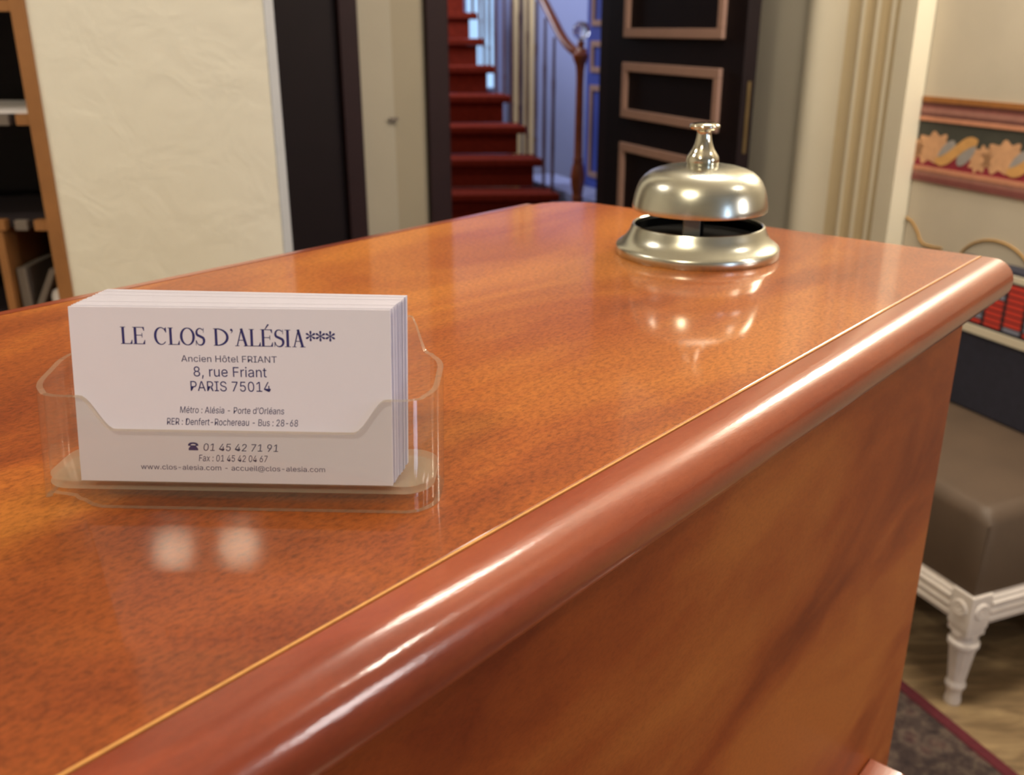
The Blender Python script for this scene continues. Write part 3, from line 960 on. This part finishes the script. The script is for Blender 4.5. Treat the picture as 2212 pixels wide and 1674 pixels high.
# ------------------------------------------------------------------ rug
rg = tag(empty('rug', (0, 0, 0), RA), 'dark patterned rug with a wine red edge band, on the floor beside the bench', 'rug')
obj('rug_field', *box(0.62, 1.3255, -0.9, 2.45, 0.0005, 0.008), 'rug', rg, bevel=0.003)
obj('red_border', *joined(box(1.326, 1.352, -0.95, 2.50, 0.0005, 0.009), box(0.62, 1.3255, 2.4505, 2.50, 0.0005, 0.009)), 'rugred', rg, bevel=0.003)
# ------------------------------------------------------------------ upholstered bench, along the wallpaper wall (room axes)
by0, by1 = 1.105, 1.80     # along the wall
bx0, bx1 = 1.378, 1.782    # room side .. wall side
bench = tag(empty('upholstered_bench', (0, 0, 0), RA), 'white carved bench with a brown leather seat beside the counter', 'bench')


def rail_sec(x, sgn, z0, z1):
    zz = [0, .06, .10, .16, .22, .30, .34, .42, .48, .56, .60, .70, .76, .84, .90, 1.0]
    dd = [0, 0, .004, .006, .003, .003, .006, .007, .003, .003, .007, .008, .004, .004, 0, 0]
    return [(x - sgn * d_ * 1.0, z0 + (z1 - z0) * t) for t, d_ in zip(zz, dd)] + [(x + sgn * .03, z1), (x + sgn * .03, z0)]


ZR0, ZR1 = 0.188, 0.258
obj('front_rail', *prism(rail_sec(bx0 + .006, 1, ZR0, ZR1), 'y', by0 + .052, by1 - .052), 'whitewood', bench, smooth=True, angle=40)
obj('side_rail', *prism([(y, z) for y, z in rail_sec(by0 + .006, 1, ZR0, ZR1)], 'x', bx0 + .052, bx1 - .052), 'whitewood', bench, smooth=True, angle=40)
obj('side_rail', *prism([(y, z) for y, z in rail_sec(by1 - .006, -1, ZR0, ZR1)], 'x', bx0 + .052, bx1 - .052), 'whitewood', bench, smooth=True, angle=40)
obj('back_rail', *box(bx1 - .035, bx1 - .003, by0 + .052, by1 - .052, ZR0, ZR1), 'whitewood', bench)
for lx, ly in ((bx0 + .026, by0 + .026), (bx0 + .026, by1 - .026), (bx1 - .026, by0 + .026), (bx1 - .026, by1 - .026)):
    v1 = box(lx - .0255, lx + .0255, ly - .0255, ly + .0255, ZR0 - .006, ZR1)
    v2 = prism([(lx - .0235, ly - .0235), (lx + .0235, ly - .0235), (lx + .0235, ly + .0235), (lx - .0235, ly + .0235)], 'z', .166, ZR0 - .006)
    ros = []
    for ax, sg in (('x', -1), ('y', -1)):
        pr = [(.0, .0), (.006, .004), (.010, .002), (.014, .0045), (.019, .0)]
        vv, ff = lathe([(r, h_) for r, h_ in pr[::-1]], 16)
        if ax == 'x':
            vv = [(lx - .0255 - q[2], ly + q[0], .224 + q[1]) for q in vv]
        else:
            vv = [(lx + q[0], ly - .0255 - q[2], .224 + q[1]) for q in vv]
        ros.append((vv, ff))
    leg = obj('leg', *joined(v1, v2, *ros), 'whitewood', bench, bevel=0.002)
    n = 48
    prof = [(.015, 0), (.016, .006), (.0135, .022), (.015, .034), (.019, .040), (.0195, .046), (.016, .052), (.0165, .056), (.0245, .128), (.0245, .133), (.029, .138), (.029, .146), (.022, .150), (.020, .156), (.025, .160), (.026, .166)]
    vv, ff = lathe(prof, n, (lx, ly, 0.0002))
    vv2 = []
    for i, q in enumerate(vv):
        row, kk = divmod(i, n)
        if 7 <= row <= 8:
            s_ = 1 - .07 * (kk % 4 in (1, 2))
            q = (lx + (q[0] - lx) * s_, ly + (q[1] - ly) * s_, q[2])
        vv2.append(q)
    obj('turned_shaft', vv2, ff, 'whitewood', leg, smooth=True, angle=40)


def cushion(x0, x1, y0, y1, z0, z1, crown, r, nx=26, ny=34):
    v, f = [], []
    for lvl in range(2):
        for j in range(ny + 1):
            for i in range(nx + 1):
                a, b = i / nx, j / ny
                x = x0 + (x1 - x0) * a; y = y0 + (y1 - y0) * b
                ed = min(a * (x1 - x0), (1 - a) * (x1 - x0)); ed2 = min(b * (y1 - y0), (1 - b) * (y1 - y0))
                if lvl:
                    e_ = (1 - max(0, 1 - ed / r) ** 2) ** .5 * (1 - max(0, 1 - ed2 / r) ** 2) ** .5
                    z = z1 - r + r * e_ + crown * (math.sin(PI * a) * math.sin(PI * b)) ** .7
                else:
                    z = z0
                v.append((x, y, z))
    m = (nx + 1) * (ny + 1)
    for j in range(ny):
        for i in range(nx):
            q = j * (nx + 1) + i
            f.append((q + m, q + m + 1, q + m + nx + 2, q + m + nx + 1)); f.append((q, q + nx + 1, q + nx + 2, q + 1))
    rim = [i for i in range(nx)] + [j * (nx + 1) + nx for j in range(ny)] + [ny * (nx + 1) + i for i in range(nx, 0, -1)] + [j * (nx + 1) for j in range(ny, 0, -1)]
    for a, b in zip(rim, rim[1:] + rim[:1]):
        f.append((a, b, b + m, a + m))
    return v, f


obj('seat', *cushion(bx0 + .006, bx1 - .004, by0 + .006, by1 - .006, ZR1 + .0004, 0.428, 0.012, 0.022), 'leather', bench, smooth=True, angle=60)
# woven backrest cushion standing on the seat against the wall (bands as separate parts)
kl = tag(empty('kilim_cushion', (0, 0, 0), RA), 'navy back cushion with red and grey woven band, on the brown bench seat', 'cushion')
KX0, KX1 = 1.741, 1.790
y0_, y1_ = by0 + .01, 1.625
obj('navy_cover', *box(KX0 + .003, KX1, y0_, y1_, 0.432, 0.773), 'navy', kl, bevel=0.006, seg=3)
ob = obj('woven_band', *box(KX0 - .001, KX0 + .0026, y0_ + .004, y1_ - .001, 0.640, 0.7425), 'kilim', kl)
obj('white_stripe', *box(KX0 - .001, KX0 + .0026, y0_ + .004, y1_ - .001, 0.612, 0.632), 'cream', kl, bevel=0.001)
obj('white_stripe', *box(KX0 - .001, KX0 + .0026, y0_ + .004, y1_ - .001, 0.7475, 0.763), 'cream', kl, bevel=0.001)
